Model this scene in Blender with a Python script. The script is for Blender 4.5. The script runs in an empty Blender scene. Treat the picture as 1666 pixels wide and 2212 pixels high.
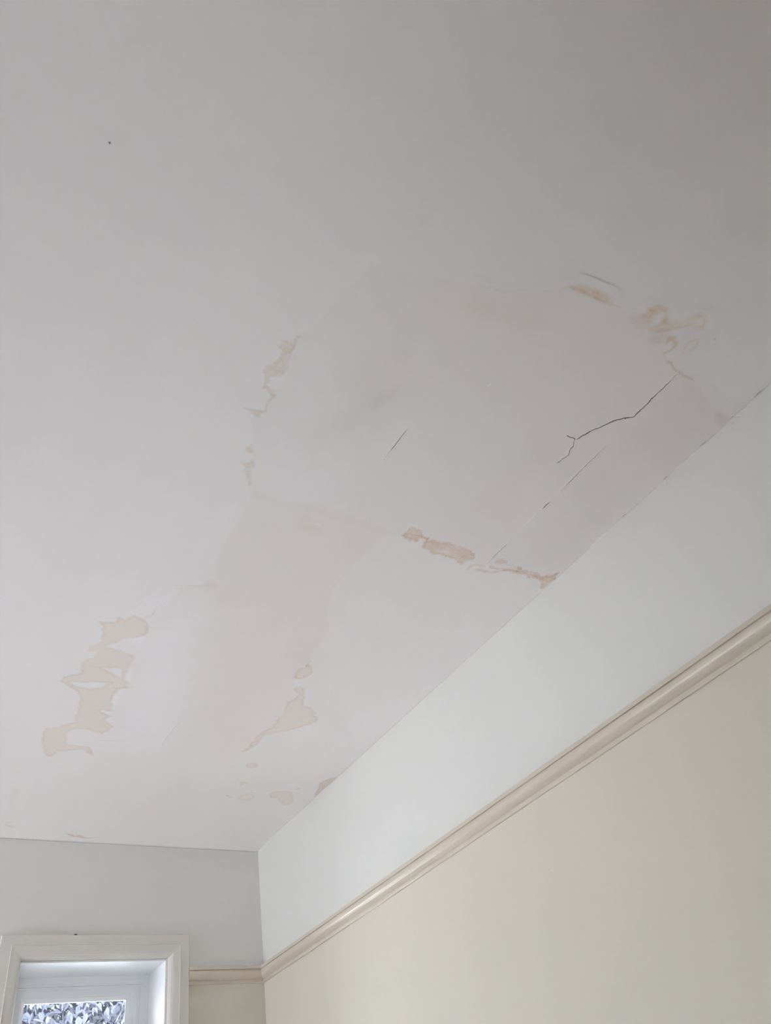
import bpy, math, random
import numpy as np
from mathutils import Matrix, Vector

# ---------------------------------------------------------------- camera, sky, exposure
scene = bpy.context.scene
col = scene.collection
CEIL = 2.70                      # ceiling height, metres; room corner at x = 0, y = 0
cam_data = bpy.data.cameras.new('camera')
cam_data.sensor_fit = 'HORIZONTAL'
cam_data.sensor_width = 36.0
cam_data.lens = 36.0 * 1672.5 / 1666.0
cam_data.clip_start = 0.02
cam = bpy.data.objects.new('camera', cam_data)
col.objects.link(cam)
cam.matrix_world = Matrix(((0.83723997, -0.25998879, -0.48107697, -1.38215),
                           (-0.5230832, -0.63723556, -0.56596361, -2.81684),
                           (-0.15941515, 0.72549064, -0.66951485, 1.55),
                           (0, 0, 0, 1)))
scene.camera = cam

world = bpy.data.worlds.new('overcast_sky')
scene.world = world
world.use_nodes = True
bg = world.node_tree.nodes['Background']
bg.inputs['Color'].default_value = (0.80, 0.90, 1.0, 1)
bg.inputs["Strength"].default_value = 7.6

SUN_DIR = Vector((-0.22, 0.52, 0.82))            # towards the sun: high, beyond the window wall
sun_l = bpy.data.lights.new('sun', 'SUN')
sun_l.energy = 95.0
sun_l.angle = math.radians(3.0)
sun_l.color = (1.0, 0.98, 0.95)
sun = bpy.data.objects.new('sun', sun_l)
sun.rotation_euler = SUN_DIR.to_track_quat('Z', 'Y').to_euler()
sun.location = (0, 8, 12)
col.objects.link(sun)

vs = scene.view_settings
vs.view_transform = 'Standard'
vs.look = 'None'
vs.gamma = 1.0
vs.use_curve_mapping = False
vs.exposure = 0.11
scene.cycles.use_denoising = True
scene.cycles.max_bounces = 8
scene.cycles.diffuse_bounces = 5


def portal(name, loc, rot, sx, sy):
    """guides daylight sampling through a window opening (gives no light of its own)"""
    l = bpy.data.lights.new(name, 'AREA')
    l.shape = 'RECTANGLE'
    l.size, l.size_y = sx, sy
    l.cycles.is_portal = True
    o = bpy.data.objects.new(name, l)
    o.location, o.rotation_euler = loc, rot
    col.objects.link(o)


WIN = dict(x0=-0.815, x1=-0.357, z0=1.02, z1=2.316)          # far-wall window opening
LW = dict(y0=-1.15, y1=-0.05, z0=0.40, z1=2.316)           # wide opening in the left wall, out of view
BW = dict(x0=-3.00, x1=-1.90, z0=0.60, z1=2.316)           # rear window, behind the camera
XL, YB, TH = -3.3, -4.6, 0.24
portal('daylight_portal', ((WIN['x0'] + WIN['x1']) / 2, 0.30, (WIN['z0'] + WIN['z1']) / 2),
       (math.radians(-90), 0, 0), WIN['x1'] - WIN['x0'], WIN['z1'] - WIN['z0'])
portal('daylight_portal', (XL - 0.30, (LW['y0'] + LW['y1']) / 2, (LW['z0'] + LW['z1']) / 2),
       (0, math.radians(-90), 0), LW['z1'] - LW['z0'], LW['y1'] - LW['y0'])
portal('daylight_portal', ((BW['x0'] + BW['x1']) / 2, YB - 0.30, (BW['z0'] + BW['z1']) / 2),
       (math.radians(90), 0, 0), BW['x1'] - BW['x0'], BW['z1'] - BW['z0'])


# ---------------------------------------------------------------- materials
def mat(name, color, rough=0.6, spec=0.3, noise=0.03, nscale=6.0, bump=0.0, bscale=300.0, attr=False):
    m = bpy.data.materials.new(name)
    m.use_nodes = True
    nt = m.node_tree
    b = nt.nodes['Principled BSDF']
    b.inputs['Roughness'].default_value = rough
    b.inputs['Specular IOR Level'].default_value = spec
    tc = nt.nodes.new('ShaderNodeNewGeometry')
    n = nt.nodes.new('ShaderNodeTexNoise')
    n.inputs['Scale'].default_value = nscale
    n.inputs['Detail'].default_value = 5
    nt.links.new(tc.outputs['Position'], n.inputs['Vector'])
    mr = nt.nodes.new('ShaderNodeMapRange')
    mr.inputs['To Min'].default_value = 1 - noise
    mr.inputs['To Max'].default_value = 1 + noise
    nt.links.new(n.outputs['Fac'], mr.inputs['Value'])
    mx = nt.nodes.new('ShaderNodeMix')
    mx.data_type = 'RGBA'
    mx.blend_type = 'MULTIPLY'
    mx.inputs['Factor'].default_value = 1
    mx.inputs['A'].default_value = (*color, 1)
    nt.links.new(mr.outputs['Result'], mx.inputs['B'])
    out = mx.outputs['Result']
    if attr:                                        # stain colour carried by the mesh
        at = nt.nodes.new('ShaderNodeAttribute')
        at.attribute_name = 'tint'
        m2 = nt.nodes.new('ShaderNodeMix')
        m2.data_type = 'RGBA'
        m2.blend_type = 'MULTIPLY'
        m2.inputs['Factor'].default_value = 1
        nt.links.new(out, m2.inputs['A'])
        nt.links.new(at.outputs['Color'], m2.inputs['B'])
        out = m2.outputs['Result']
    nt.links.new(out, b.inputs['Base Color'])
    if bump:
        n2 = nt.nodes.new('ShaderNodeTexNoise')
        n2.inputs['Scale'].default_value = bscale
        n2.inputs['Detail'].default_value = 3
        nt.links.new(tc.outputs['Position'], n2.inputs['Vector'])
        bp = nt.nodes.new('ShaderNodeBump')
        bp.inputs['Strength'].default_value = bump
        bp.inputs['Distance'].default_value = 0.001
        nt.links.new(n2.outputs['Fac'], bp.inputs['Height'])
        nt.links.new(bp.outputs['Normal'], b.inputs['Normal'])
    return m


M = {}
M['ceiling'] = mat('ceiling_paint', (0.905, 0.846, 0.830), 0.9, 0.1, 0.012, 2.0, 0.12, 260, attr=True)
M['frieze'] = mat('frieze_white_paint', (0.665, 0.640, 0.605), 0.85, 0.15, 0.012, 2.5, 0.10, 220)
M['cream'] = mat('cream_wall_paint', (0.58, 0.53, 0.45), 0.8, 0.2, 0.012, 2.5, 0.10, 220)
M['rail'] = mat('rail_beige_gloss', (0.53, 0.455, 0.37), 0.33, 0.45, 0.02, 12)
M['casing'] = mat('casing_offwhite_gloss', (0.62, 0.58, 0.54), 0.40, 0.4, 0.015, 14)
M['frame'] = mat('frame_white_gloss', (0.88, 0.87, 0.87), 0.38, 0.4, 0.015, 14)
M['floor'] = mat('floor_carpet', (0.70, 0.69, 0.675), 0.95, 0.1, 0.06, 60)
M['dirt'] = mat('dark_grime', (0.07, 0.06, 0.055), 0.9, 0.1, 0.2, 300)
M['fleck'] = mat('water_bead', (0.9, 0.9, 0.92), 0.15, 0.6, 0.02, 100)
_n = M['fleck'].node_tree
_t = _n.nodes.new('ShaderNodeBsdfTranslucent')
_t.inputs['Color'].default_value = (0.9, 0.92, 0.95, 1)
_m = _n.nodes.new('ShaderNodeMixShader')
_m.inputs[0].default_value = 0.55
_n.links.new(_n.nodes['Principled BSDF'].outputs[0], _m.inputs[1])
_n.links.new(_t.outputs[0], _m.inputs[2])
_n.links.new(_m.outputs[0], _n.nodes['Material Output'].inputs['Surface'])
M['ground'] = mat('pale_gravel', (0.54, 0.55, 0.56), 0.95, 0.1, 0.2, 3)
M['bark'] = mat('bark', (0.16, 0.13, 0.11), 0.9, 0.1, 0.3, 30)
M['leaf'] = mat('leaf', (0.115, 0.122, 0.15), 0.5, 0.3, 0.5, 3.0)
M['scuff'] = mat('grey_scuff', (0.60, 0.57, 0.53), 0.9, 0.1, 0.1, 200)
M['chip'] = mat('bare_plaster_chip', (0.50, 0.46, 0.43), 0.95, 0.05, 0.15, 200)

g = bpy.data.materials.new('window_glass')
g.use_nodes = True
nt = g.node_tree
nt.nodes.clear()
o_ = nt.nodes.new('ShaderNodeOutputMaterial')
mixs = nt.nodes.new('ShaderNodeMixShader')
tr = nt.nodes.new('ShaderNodeBsdfTransparent')
tr.inputs['Color'].default_value = (0.93, 0.95, 0.98, 1)
gl = nt.nodes.new('ShaderNodeBsdfGlossy')
gl.inputs['Roughness'].default_value = 0.05
fr = nt.nodes.new('ShaderNodeFresnel')
fr.inputs['IOR'].default_value = 1.45
nt.links.new(fr.outputs[0], mixs.inputs[0])
nt.links.new(tr.outputs[0], mixs.inputs[1])
nt.links.new(gl.outputs[0], mixs.inputs[2])
nt.links.new(mixs.outputs[0], o_.inputs[0])
M['glass'] = g


# ---------------------------------------------------------------- object helpers
def link(name, me, m, parent=None, smooth=False):
    if m is not None:
        me.materials.append(M[m])
    if smooth:
        me.polygons.foreach_set('use_smooth', [True] * len(me.polygons))
    o = bpy.data.objects.new(name, me)
    col.objects.link(o)
    if parent is not None:
        o.parent = parent
    return o


def mesh(name, verts, faces, m, parent=None, smooth=False):
    me = bpy.data.meshes.new(name)
    me.from_pydata([tuple(v) for v in verts], [], [tuple(f) for f in faces])
    me.validate()
    me.update()
    return link(name, me, m, parent, smooth)


def box(name, a, b, m, parent=None):
    (x0, y0, z0), (x1, y1, z1) = a, b
    v = [(x0, y0, z0), (x1, y0, z0), (x1, y1, z0), (x0, y1, z0), (x0, y0, z1), (x1, y0, z1), (x1, y1, z1), (x0, y1, z1)]
    f = [(0, 3, 2, 1), (4, 5, 6, 7), (0, 1, 5, 4), (1, 2, 6, 5), (2, 3, 7, 6), (3, 0, 4, 7)]
    return mesh(name, v, f, m, parent)


def tag(o, label, kind=None, cat=None, group=None):
    o['label'] = label
    if kind:
        o['kind'] = kind
    if cat:
        o['category'] = cat
    if group:
        o['group'] = group
    return o


def empty(name, loc=(0, 0, 0)):
    o = bpy.data.objects.new(name, None)
    o.location = loc
    col.objects.link(o)
    return o


def slabs(rects, axis, at, th):
    """wall built round an opening: rects (a0, a1, z0, z1) extruded from plane 'at' by 'th'"""
    V, F = [], []
    for a0, a1, z0, z1 in rects:
        k = len(V)
        for d in (at, at + th):
            for a, z in ((a0, z0), (a1, z0), (a1, z1), (a0, z1)):
                V.append((d, a, z) if axis == 'x' else (a, d, z))
        F += [(k, k + 1, k + 2, k + 3), (k + 4, k + 7, k + 6, k + 5), (k, k + 4, k + 5, k + 1),
              (k + 1, k + 5, k + 6, k + 2), (k + 2, k + 6, k + 7, k + 3), (k + 3, k + 7, k + 4, k)]
    return V, F


def round_open(w, a, b, lo, hi):
    """rects around an opening w in a wall from a to b, lo to hi"""
    k0, k1 = [k for k in w if k[0] in 'xy']
    return [(a, w[k0], lo, hi), (w[k1], b, lo, hi), (w[k0], w[k1], lo, w['z0']), (w[k0], w[k1], w['z1'], hi)]


# ---------------------------------------------------------------- room shell
RAIL_Z = 2.262
tag(box('garden_ground', (-30, -30, -0.45), (30, 40, -0.25), 'ground'), 'pale gravel ground around the house', 'structure')
fl = tag(box('floor', (XL - TH, YB - TH, -0.1), (TH, TH, 0), 'floor'), 'pale carpeted floor of the empty room', 'structure')


def two_tone(name, rects, axis, at, th, label):
    """white frieze above the picture rail, cream paint below: one wall, two paints"""
    rr = []
    for a0, a1, z0, z1 in rects:
        if z0 < RAIL_Z < z1:
            rr += [(a0, a1, z0, RAIL_Z), (a0, a1, RAIL_Z, z1)]
        else:
            rr.append((a0, a1, z0, z1))
    V, F = slabs(rr, axis, at, th)
    o = mesh(name, V, F, 'cream')
    o.data.materials.append(M['frieze'])
    for p in o.data.polygons:
        if p.center.z > RAIL_Z:
            p.material_index = 1
    return tag(o, label, 'structure')


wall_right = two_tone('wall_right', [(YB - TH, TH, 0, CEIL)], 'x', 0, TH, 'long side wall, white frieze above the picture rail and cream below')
E_ = 0.0045                       # the wall opening takes the reveal boards


def grow(w):
    return {k: v + (E_ if k[1] == '1' else -E_) for k, v in w.items()}


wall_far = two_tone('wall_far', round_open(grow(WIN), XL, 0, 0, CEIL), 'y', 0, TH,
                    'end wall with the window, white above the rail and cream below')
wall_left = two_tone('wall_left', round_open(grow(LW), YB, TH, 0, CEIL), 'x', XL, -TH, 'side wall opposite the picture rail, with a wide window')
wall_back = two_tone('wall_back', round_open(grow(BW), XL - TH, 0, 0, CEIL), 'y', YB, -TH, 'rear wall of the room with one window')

# ---------------------------------------------------------------- damage outlines on the ceiling, metres from the corner (x, y)
D = {
 'skim_upper': [[(-0.9415,-2.1673),(-0.9252,-2.1867),(-0.9128,-2.2698),(-0.8986,-2.3484),(-0.8427,-2.3569),(-0.7717,-2.3763),(-0.7032,-2.3978),(-0.6609,-2.4048),(-0.6296,-2.4163),(-0.6029,-2.4337),(-0.5755,-2.4493),(-0.5611,-2.4657),(-0.5503,-2.4700),(-0.4956,-2.4745),(-0.4421,-2.4787),(-0.3930,-2.4755),(-0.3576,-2.4625),(-0.3190,-2.4546),(-0.2802,-2.4448),(-0.2671,-2.4353),(-0.2500,-2.4336),(-0.2301,-2.4257),(-0.2135,-2.4273),(-0.1826,-2.4253),(-0.1372,-2.4140),(-0.0769,-2.3989),(-0.0374,-2.3921),(-0.0056,-2.3896),(-0.0007,-2.4638),(0.0000,-2.5320),(0.0000,-2.4490),(0.0000,-1.8463),(0.0000,-1.7833),(-0.0776,-1.7951),(-0.2029,-1.7792),(-0.3473,-1.7801),(-0.4151,-1.7897),(-0.4727,-1.7914),(-0.5144,-1.7783),(-0.5969,-1.7857),(-0.6886,-1.7810),(-0.7832,-1.7690),(-0.8419,-1.7751),(-0.9085,-1.9080),(-0.9339,-1.9670),(-0.9175,-1.9991),(-0.9248,-2.0379),(-0.9173,-2.0648),(-0.9260,-2.1063),(-0.9380,-2.1498)]],
 'skim_lower': [[(-0.8644,-1.8169),(-0.8374,-1.7236),(-0.8422,-1.5921),(-0.8051,-1.4862),(-0.8636,-1.4500),(-0.8833,-1.3696),(-0.8905,-1.3184),(-0.8899,-1.2786),(-0.8786,-1.2205),(-0.8778,-1.1782),(-0.8702,-1.1146),(-0.8433,-1.0068),(-0.8488,-0.9564),(-0.8458,-0.8818),(-0.8362,-0.8322),(-0.8144,-0.7843),(-0.8344,-0.7238),(-0.8283,-0.6394),(-0.7253,-0.5731),(-0.5864,-0.5075),(-0.4605,-0.5004),(-0.4015,-0.5876),(-0.3896,-0.7393),(-0.3739,-0.8562),(-0.3767,-0.9570),(-0.3907,-1.0898),(-0.4139,-1.1349),(-0.4352,-1.1539),(-0.4341,-1.1743),(-0.4335,-1.2286),(-0.4428,-1.2735),(-0.4421,-1.3249),(-0.4520,-1.4067),(-0.5017,-1.4746),(-0.5161,-1.5103),(-0.5277,-1.5596),(-0.5282,-1.6688),(-0.5144,-1.7886),(-0.6085,-1.8055),(-0.7005,-1.8030),(-0.7944,-1.7918),(-0.8401,-1.7981)]],
 'fade_bottom': [[(-0.7605,-0.5957),(-0.4048,-0.7728),(-0.3581,-0.4867),(-0.4917,-0.2024),(-0.7458,-0.2694)]],
 'pink_neck': [[(-0.8102,-1.7347),(-0.7063,-1.7927),(-0.5022,-1.7934),(-0.5109,-1.7728),(-0.5282,-1.6688),(-0.5281,-1.5556),(-0.5084,-1.4722),(-0.5568,-1.4137),(-0.6828,-1.4110),(-0.7679,-1.4397),(-0.8378,-1.5767),(-0.8344,-1.6934)]],
 'pink_low': [[(-0.8218,-1.4579),(-0.6855,-1.4694),(-0.5271,-1.5064),(-0.4520,-1.4067),(-0.4321,-1.2531),(-0.3907,-1.0898),(-0.3711,-0.9300),(-0.3780,-0.7484),(-0.5104,-0.8064),(-0.5947,-0.8702),(-0.7086,-1.1192),(-0.7161,-1.2309),(-0.7490,-1.3677)]],
 'white_low': [[(-0.9461,-1.3755),(-0.8775,-1.4283),(-0.7982,-1.4288),(-0.7594,-1.3640),(-0.7381,-1.2238),(-0.7001,-1.0980),(-0.6613,-0.9333),(-0.6182,-0.7498),(-0.6972,-0.6561),(-0.8202,-0.6991),(-0.8381,-0.8580),(-0.8433,-1.0068),(-0.8778,-1.1782)]],
 'white_low2': [[(-0.9129,-1.2299),(-0.8284,-1.2687),(-0.7554,-1.1736),(-0.7123,-0.9962),(-0.6637,-0.7958),(-0.7917,-0.7347),(-0.8475,-0.9068),(-0.8451,-1.0301)]],
 'light_up': [[(-0.9372,-2.1555),(-0.8284,-2.2293),(-0.7926,-2.2029),(-0.8074,-2.1276),(-0.8068,-2.0556),(-0.8035,-1.9937),(-0.8775,-1.9607),(-0.9244,-1.9775),(-0.9171,-2.0414)]],
 'light_up2': [[(-0.8946,-1.9141),(-0.7455,-1.9455),(-0.7008,-1.9439),(-0.6572,-1.8286),(-0.7368,-1.7646),(-0.8224,-1.7605),(-0.8766,-1.8542)]],
 'light_up3': [[(-0.6957,-2.0808),(-0.6065,-2.1468),(-0.5044,-2.1672),(-0.4217,-2.0935),(-0.4348,-1.9039),(-0.5177,-1.8374),(-0.6372,-1.9131)]],
 'smudge': [[(-0.8258,-2.1760),(-0.7640,-2.2054),(-0.6995,-2.1539),(-0.6788,-2.0884),(-0.7163,-2.0260),(-0.7952,-1.9974),(-0.8123,-2.0654)]],
 'smudge_dark': [[(-0.7187,-2.1474),(-0.7092,-2.1225),(-0.7366,-2.0775),(-0.7555,-2.0740),(-0.7397,-2.1085)]],
 'beige_top': [[(-0.7651,-2.3430),(-0.7104,-2.3651),(-0.6260,-2.3787),(-0.5514,-2.3960),(-0.5286,-2.3830),(-0.6087,-2.3573),(-0.6984,-2.3348),(-0.7536,-2.3264)]],
 'beige_square': [[(-0.3938,-2.0283),(-0.3267,-2.0444),(-0.2592,-1.9556),(-0.2681,-1.9350),(-0.3634,-1.9331)]],
 'mauve_wall': [[(-0.1586,-2.4172),(-0.0078,-2.4194),(0.0000,-2.1753),(0.0000,-1.8286),(-0.1480,-1.8422),(-0.1738,-2.0770),(-0.1957,-2.2214),(-0.1667,-2.3197)]],
 'mark1': [[(-0.8250,-1.4760),(-0.8109,-1.4948),(-0.8001,-1.4714),(-0.8262,-1.4687)]],
 'mark2': [[(-0.7361,-1.7696),(-0.7128,-1.7732),(-0.6670,-1.7558),(-0.6533,-1.7306),(-0.7063,-1.7157)]],
 'stain_left': [[(-0.9998,-1.2567),(-0.9815,-1.2578),(-0.9621,-1.2697),(-0.9628,-1.2851),(-0.9446,-1.2784),(-0.9401,-1.2956),(-0.9328,-1.3043),(-0.9144,-1.3019),(-0.9023,-1.2930),(-0.8906,-1.2811),(-0.8865,-1.2610),(-0.8829,-1.2377),(-0.9039,-1.2196),(-0.9275,-1.2090),(-0.9334,-1.1905),(-0.9472,-1.1776),(-0.9556,-1.1665),(-0.9496,-1.1572),(-0.9273,-1.1532),(-0.9018,-1.1500),(-0.8784,-1.1402),(-0.8754,-1.1177),(-0.8738,-1.0944),(-0.8728,-1.0584),(-0.8640,-1.0272),(-0.8500,-1.0189),(-0.8545,-1.0081),(-0.8496,-0.9936),(-0.8645,-0.9796),(-0.8687,-0.9526),(-0.8597,-0.9092),(-0.8453,-0.8693),(-0.8768,-0.8640),(-0.8698,-0.8523),(-0.8392,-0.8400),(-0.8548,-0.8148),(-0.8383,-0.8051),(-0.8194,-0.7887),(-0.8204,-0.7595),(-0.8310,-0.7385),(-0.8469,-0.7454),(-0.8730,-0.7531),(-0.9060,-0.7516),(-0.9208,-0.7334),(-0.9244,-0.7108),(-0.9183,-0.6831),(-0.9027,-0.6573),(-0.8900,-0.6604),(-0.8634,-0.6518),(-0.8397,-0.6538),(-0.8332,-0.6439),(-0.8157,-0.6091),(-0.8333,-0.6206),(-0.8485,-0.6363),(-0.8722,-0.6344),(-0.8991,-0.6202),(-0.9215,-0.6148),(-0.9224,-0.5993),(-0.9277,-0.5748),(-0.9424,-0.5791),(-0.9516,-0.6075),(-0.9634,-0.6273),(-0.9758,-0.6686),(-0.9833,-0.7101),(-0.9794,-0.7324),(-0.9548,-0.7494),(-0.9381,-0.7714),(-0.9186,-0.7836),(-0.9282,-0.8226),(-0.9270,-0.8466),(-0.9337,-0.8749),(-0.9428,-0.9117),(-0.9558,-0.9400),(-0.9794,-0.9520),(-0.9992,-0.9678),(-1.0095,-0.9831),(-1.0050,-0.9997),(-0.9887,-1.0168),(-0.9702,-1.0315),(-0.9816,-1.0548),(-0.9865,-1.0767),(-0.9816,-1.0956),(-0.9668,-1.1061),(-0.9604,-1.1196),(-0.9685,-1.1313),(-0.9844,-1.1346),(-0.9924,-1.1516),(-0.9771,-1.1594),(-0.9710,-1.1780),(-0.9750,-1.2095),(-0.9863,-1.2271),(-0.9856,-1.2433)],
   [(-0.9367,-1.0676),(-0.8919,-1.0828),(-0.8786,-1.0567),(-0.8745,-1.0395),(-0.8983,-1.0445),(-0.9178,-1.0567)],
   [(-0.9939,-0.9817),(-0.9592,-0.9891),(-0.9230,-1.0031),(-0.8923,-1.0061),(-0.9083,-0.9762),(-0.9309,-0.9568),(-0.9574,-0.9616),(-0.9786,-0.9709)]],
 'stain_left_line': [[(-0.9801,-1.0599),(-0.9486,-1.0663),(-0.9107,-1.0829)],
   [(-0.8300,-0.7016),(-0.7965,-0.7063),(-0.7633,-0.7131)],
   [(-0.8786,-0.9831),(-0.8496,-0.9936),(-0.8294,-1.0015)],
   [(-0.9061,-1.2995),(-0.9049,-1.3130),(-0.8957,-1.3162),(-0.8945,-1.3296),(-0.8941,-1.3529),(-0.8859,-1.3710)]],
 'stain_low_right': [[(-0.4310,-1.2412),(-0.4181,-1.2374),(-0.4083,-1.2247),(-0.4029,-1.1998),(-0.4091,-1.1817),(-0.4232,-1.1665),(-0.4353,-1.1656),(-0.4382,-1.1835),(-0.4444,-1.2135),(-0.4331,-1.2275)],
   [(-0.4097,-1.1155),(-0.3993,-1.1325),(-0.3831,-1.1289),(-0.3665,-1.0941),(-0.3550,-1.0627),(-0.3429,-1.0426),(-0.3201,-1.0372),(-0.3015,-1.0243),(-0.2842,-1.0078),(-0.2860,-0.9951),(-0.2653,-0.9852),(-0.2565,-0.9657),(-0.2718,-0.9458),(-0.2903,-0.9219),(-0.3149,-0.8963),(-0.3516,-0.8675),(-0.3746,-0.8455),(-0.3740,-0.8229),(-0.3755,-0.7830),(-0.3829,-0.7476),(-0.3956,-0.7310),(-0.3912,-0.7658),(-0.3895,-0.8059),(-0.3971,-0.8365),(-0.3868,-0.8712),(-0.3740,-0.8999),(-0.3776,-0.9548),(-0.3817,-0.9961),(-0.3939,-1.0400),(-0.3816,-1.0668),(-0.3834,-1.0892),(-0.3991,-1.1073)]],
 'stain_low_line': [[(-0.4340,-1.2351),(-0.4334,-1.2457),(-0.4339,-1.2584)],
   [(-0.3965,-1.0451),(-0.3816,-1.0668),(-0.3834,-1.0892)]],
 'ring_a': [[(-0.3471,-0.6506),(-0.3464,-0.6643),(-0.3358,-0.6716),(-0.3204,-0.6723),(-0.3112,-0.6616),(-0.3077,-0.6466),(-0.3197,-0.6367),(-0.3349,-0.6391)]],
 'ring_b': [[(-0.2694,-0.4188),(-0.2675,-0.4391),(-0.2538,-0.4498),(-0.2417,-0.4720),(-0.2298,-0.4624),(-0.2179,-0.4287),(-0.2276,-0.4089),(-0.2490,-0.4065)]],
 'ring_c': [[(-0.1746,-0.4653),(-0.1661,-0.4870),(-0.1348,-0.5013),(-0.1065,-0.4989),(-0.0880,-0.4701),(-0.0652,-0.4331),(-0.0645,-0.4081),(-0.0824,-0.3963),(-0.1083,-0.4167),(-0.1339,-0.4448),(-0.1587,-0.4482)]],
 'wedge': [[(-0.0016,-0.6407),(-0.0249,-0.6186),(-0.0414,-0.5838),(-0.0239,-0.5477),(-0.0168,-0.5086),(-0.0035,-0.4799),(-0.0001,-0.5444),(0.0000,-0.6006)]],
 'hook': [[(-0.3021,-0.5080),(-0.2946,-0.5234),(-0.2861,-0.5366),(-0.3025,-0.5407),(-0.3210,-0.5421)]],
 'dot_a': [[(-0.3240,-0.4305),(-0.3176,-0.4365),(-0.3070,-0.4330),(-0.3055,-0.4254),(-0.3152,-0.4227)]],
 'dot_b': [[(-0.3039,-0.4177),(-0.2937,-0.4237),(-0.2888,-0.4166),(-0.2983,-0.4132)]],
 'dot_c': [[(-0.1088,-0.5224),(-0.0959,-0.5314),(-0.0867,-0.5285),(-0.0978,-0.5199)]],
 'strip': [[(-0.4784,-1.7971),(-0.4752,-1.8170),(-0.4716,-1.8237),(-0.4472,-1.8175),(-0.4224,-1.8112),(-0.4133,-1.8039),(-0.4344,-1.7984),(-0.4337,-1.7850),(-0.4496,-1.7842),(-0.4728,-1.7886)],
   [(-0.4054,-1.7739),(-0.4074,-1.7953),(-0.3939,-1.8061),(-0.3578,-1.8092),(-0.3146,-1.8092),(-0.2875,-1.8084),(-0.2686,-1.8041),(-0.2638,-1.7827),(-0.2814,-1.7701),(-0.2765,-1.7573),(-0.2887,-1.7556),(-0.3005,-1.7657),(-0.3312,-1.7656),(-0.3713,-1.7673)],
   [(-0.1982,-1.7749),(-0.1783,-1.7795),(-0.1270,-1.7927),(-0.1291,-1.8011),(-0.1066,-1.7973),(-0.0746,-1.8001),(-0.0476,-1.7977),(-0.0248,-1.8062),(-0.0121,-1.8235),(-0.0053,-1.8072),(-0.0038,-1.7822),(-0.0061,-1.7555),(-0.0182,-1.7576),(-0.0311,-1.7785),(-0.0526,-1.7801),(-0.0929,-1.7808),(-0.1230,-1.7819),(-0.1526,-1.7770),(-0.1783,-1.7734)],
   [(-0.2001,-1.7952),(-0.1948,-1.8091),(-0.1750,-1.8048),(-0.1857,-1.7947)]],
 'strip_line': [[(-0.2520,-1.7486),(-0.2500,-1.7643),(-0.2411,-1.7707),(-0.2187,-1.7714)],
   [(-0.2288,-1.7544),(-0.1993,-1.7582),(-0.1847,-1.7576),(-0.1644,-1.7738),(-0.1535,-1.7840),(-0.1232,-1.7880)],
   [(-0.1224,-1.7871),(-0.0950,-1.7893),(-0.0587,-1.7873),(-0.0356,-1.7896),(-0.0168,-1.8029),(-0.0102,-1.8243)],
   [(-0.4069,-1.7761),(-0.4140,-1.7927),(-0.4139,-1.8048)],
   [(-0.4770,-1.7950),(-0.4623,-1.8035),(-0.4401,-1.8069),(-0.4155,-1.8041)],
   [(-0.1622,-1.8007),(-0.1412,-1.7983),(-0.1216,-1.7978)]],
 'flake_left': [[(-0.9407,-2.1595),(-0.9360,-2.1479),(-0.9362,-2.1353),(-0.9354,-2.1310),(-0.9500,-2.1209),(-0.9495,-2.1305),(-0.9605,-2.1315),(-0.9689,-2.1383),(-0.9534,-2.1488)],
   [(-0.9354,-2.1310),(-0.9319,-2.1137),(-0.9294,-2.0955),(-0.9272,-2.0884),(-0.9294,-2.0792),(-0.9496,-2.0714),(-0.9558,-2.0734),(-0.9638,-2.0874),(-0.9553,-2.0914),(-0.9554,-2.1026),(-0.9471,-2.1097),(-0.9468,-2.1224)],
   [(-0.9561,-2.0684),(-0.9481,-2.0711),(-0.9409,-2.0507),(-0.9261,-2.0424),(-0.9187,-2.0356),(-0.9261,-2.0339),(-0.9396,-2.0395),(-0.9499,-2.0498)]],
 'flake_left2': [[(-0.9499,-1.9867),(-0.9351,-1.9899),(-0.9236,-1.9916),(-0.9272,-1.9847),(-0.9207,-1.9769),(-0.9314,-1.9703),(-0.9396,-1.9790)]],
 'flake_left3': [[(-0.9089,-1.9066),(-0.8973,-1.8906),(-0.9044,-1.8875),(-0.9133,-1.8913)],
   [(-0.9045,-1.8562),(-0.8887,-1.8690),(-0.8812,-1.8623),(-0.8780,-1.8396),(-0.8642,-1.8127),(-0.8614,-1.7971),(-0.8720,-1.8136),(-0.8918,-1.8378)]],
 'flake_line': [[(-0.9360,-2.1709),(-0.9416,-2.1664),(-0.9394,-2.1570),(-0.9368,-2.1366),(-0.9319,-2.1137),(-0.9272,-2.0901)],
   [(-0.9194,-2.0369),(-0.9251,-2.0206),(-0.9228,-2.0043),(-0.9191,-1.9937)],
   [(-0.9573,-1.9851),(-0.9499,-1.9867),(-0.9351,-1.9899),(-0.9223,-1.9918)]],
 'streak': [[(-0.5559,-2.4695),(-0.5435,-2.4789),(-0.5209,-2.4813),(-0.4975,-2.4833),(-0.4749,-2.4865),(-0.4612,-2.4801),(-0.4702,-2.4741),(-0.4865,-2.4719),(-0.5169,-2.4695),(-0.5407,-2.4682)]],
 'streak_line': [[(-0.5553,-2.4688),(-0.5358,-2.4706),(-0.5116,-2.4715),(-0.4874,-2.4728),(-0.4611,-2.4762),(-0.4409,-2.4786)]],
 'cloud': [[(-0.3888,-2.4823),(-0.3903,-2.4968),(-0.3859,-2.5073),(-0.3753,-2.5159),(-0.3563,-2.5185),(-0.3420,-2.5103),(-0.3330,-2.4992),(-0.3333,-2.4938),(-0.3391,-2.4917),(-0.3481,-2.5073),(-0.3608,-2.5062),(-0.3688,-2.4988),(-0.3669,-2.4895),(-0.3583,-2.4834),(-0.3699,-2.4812)]],
 'sand': [[(-0.4042,-2.4764),(-0.3875,-2.4829),(-0.3608,-2.4839),(-0.3356,-2.4716),(-0.3491,-2.4616),(-0.3746,-2.4668)]],
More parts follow.
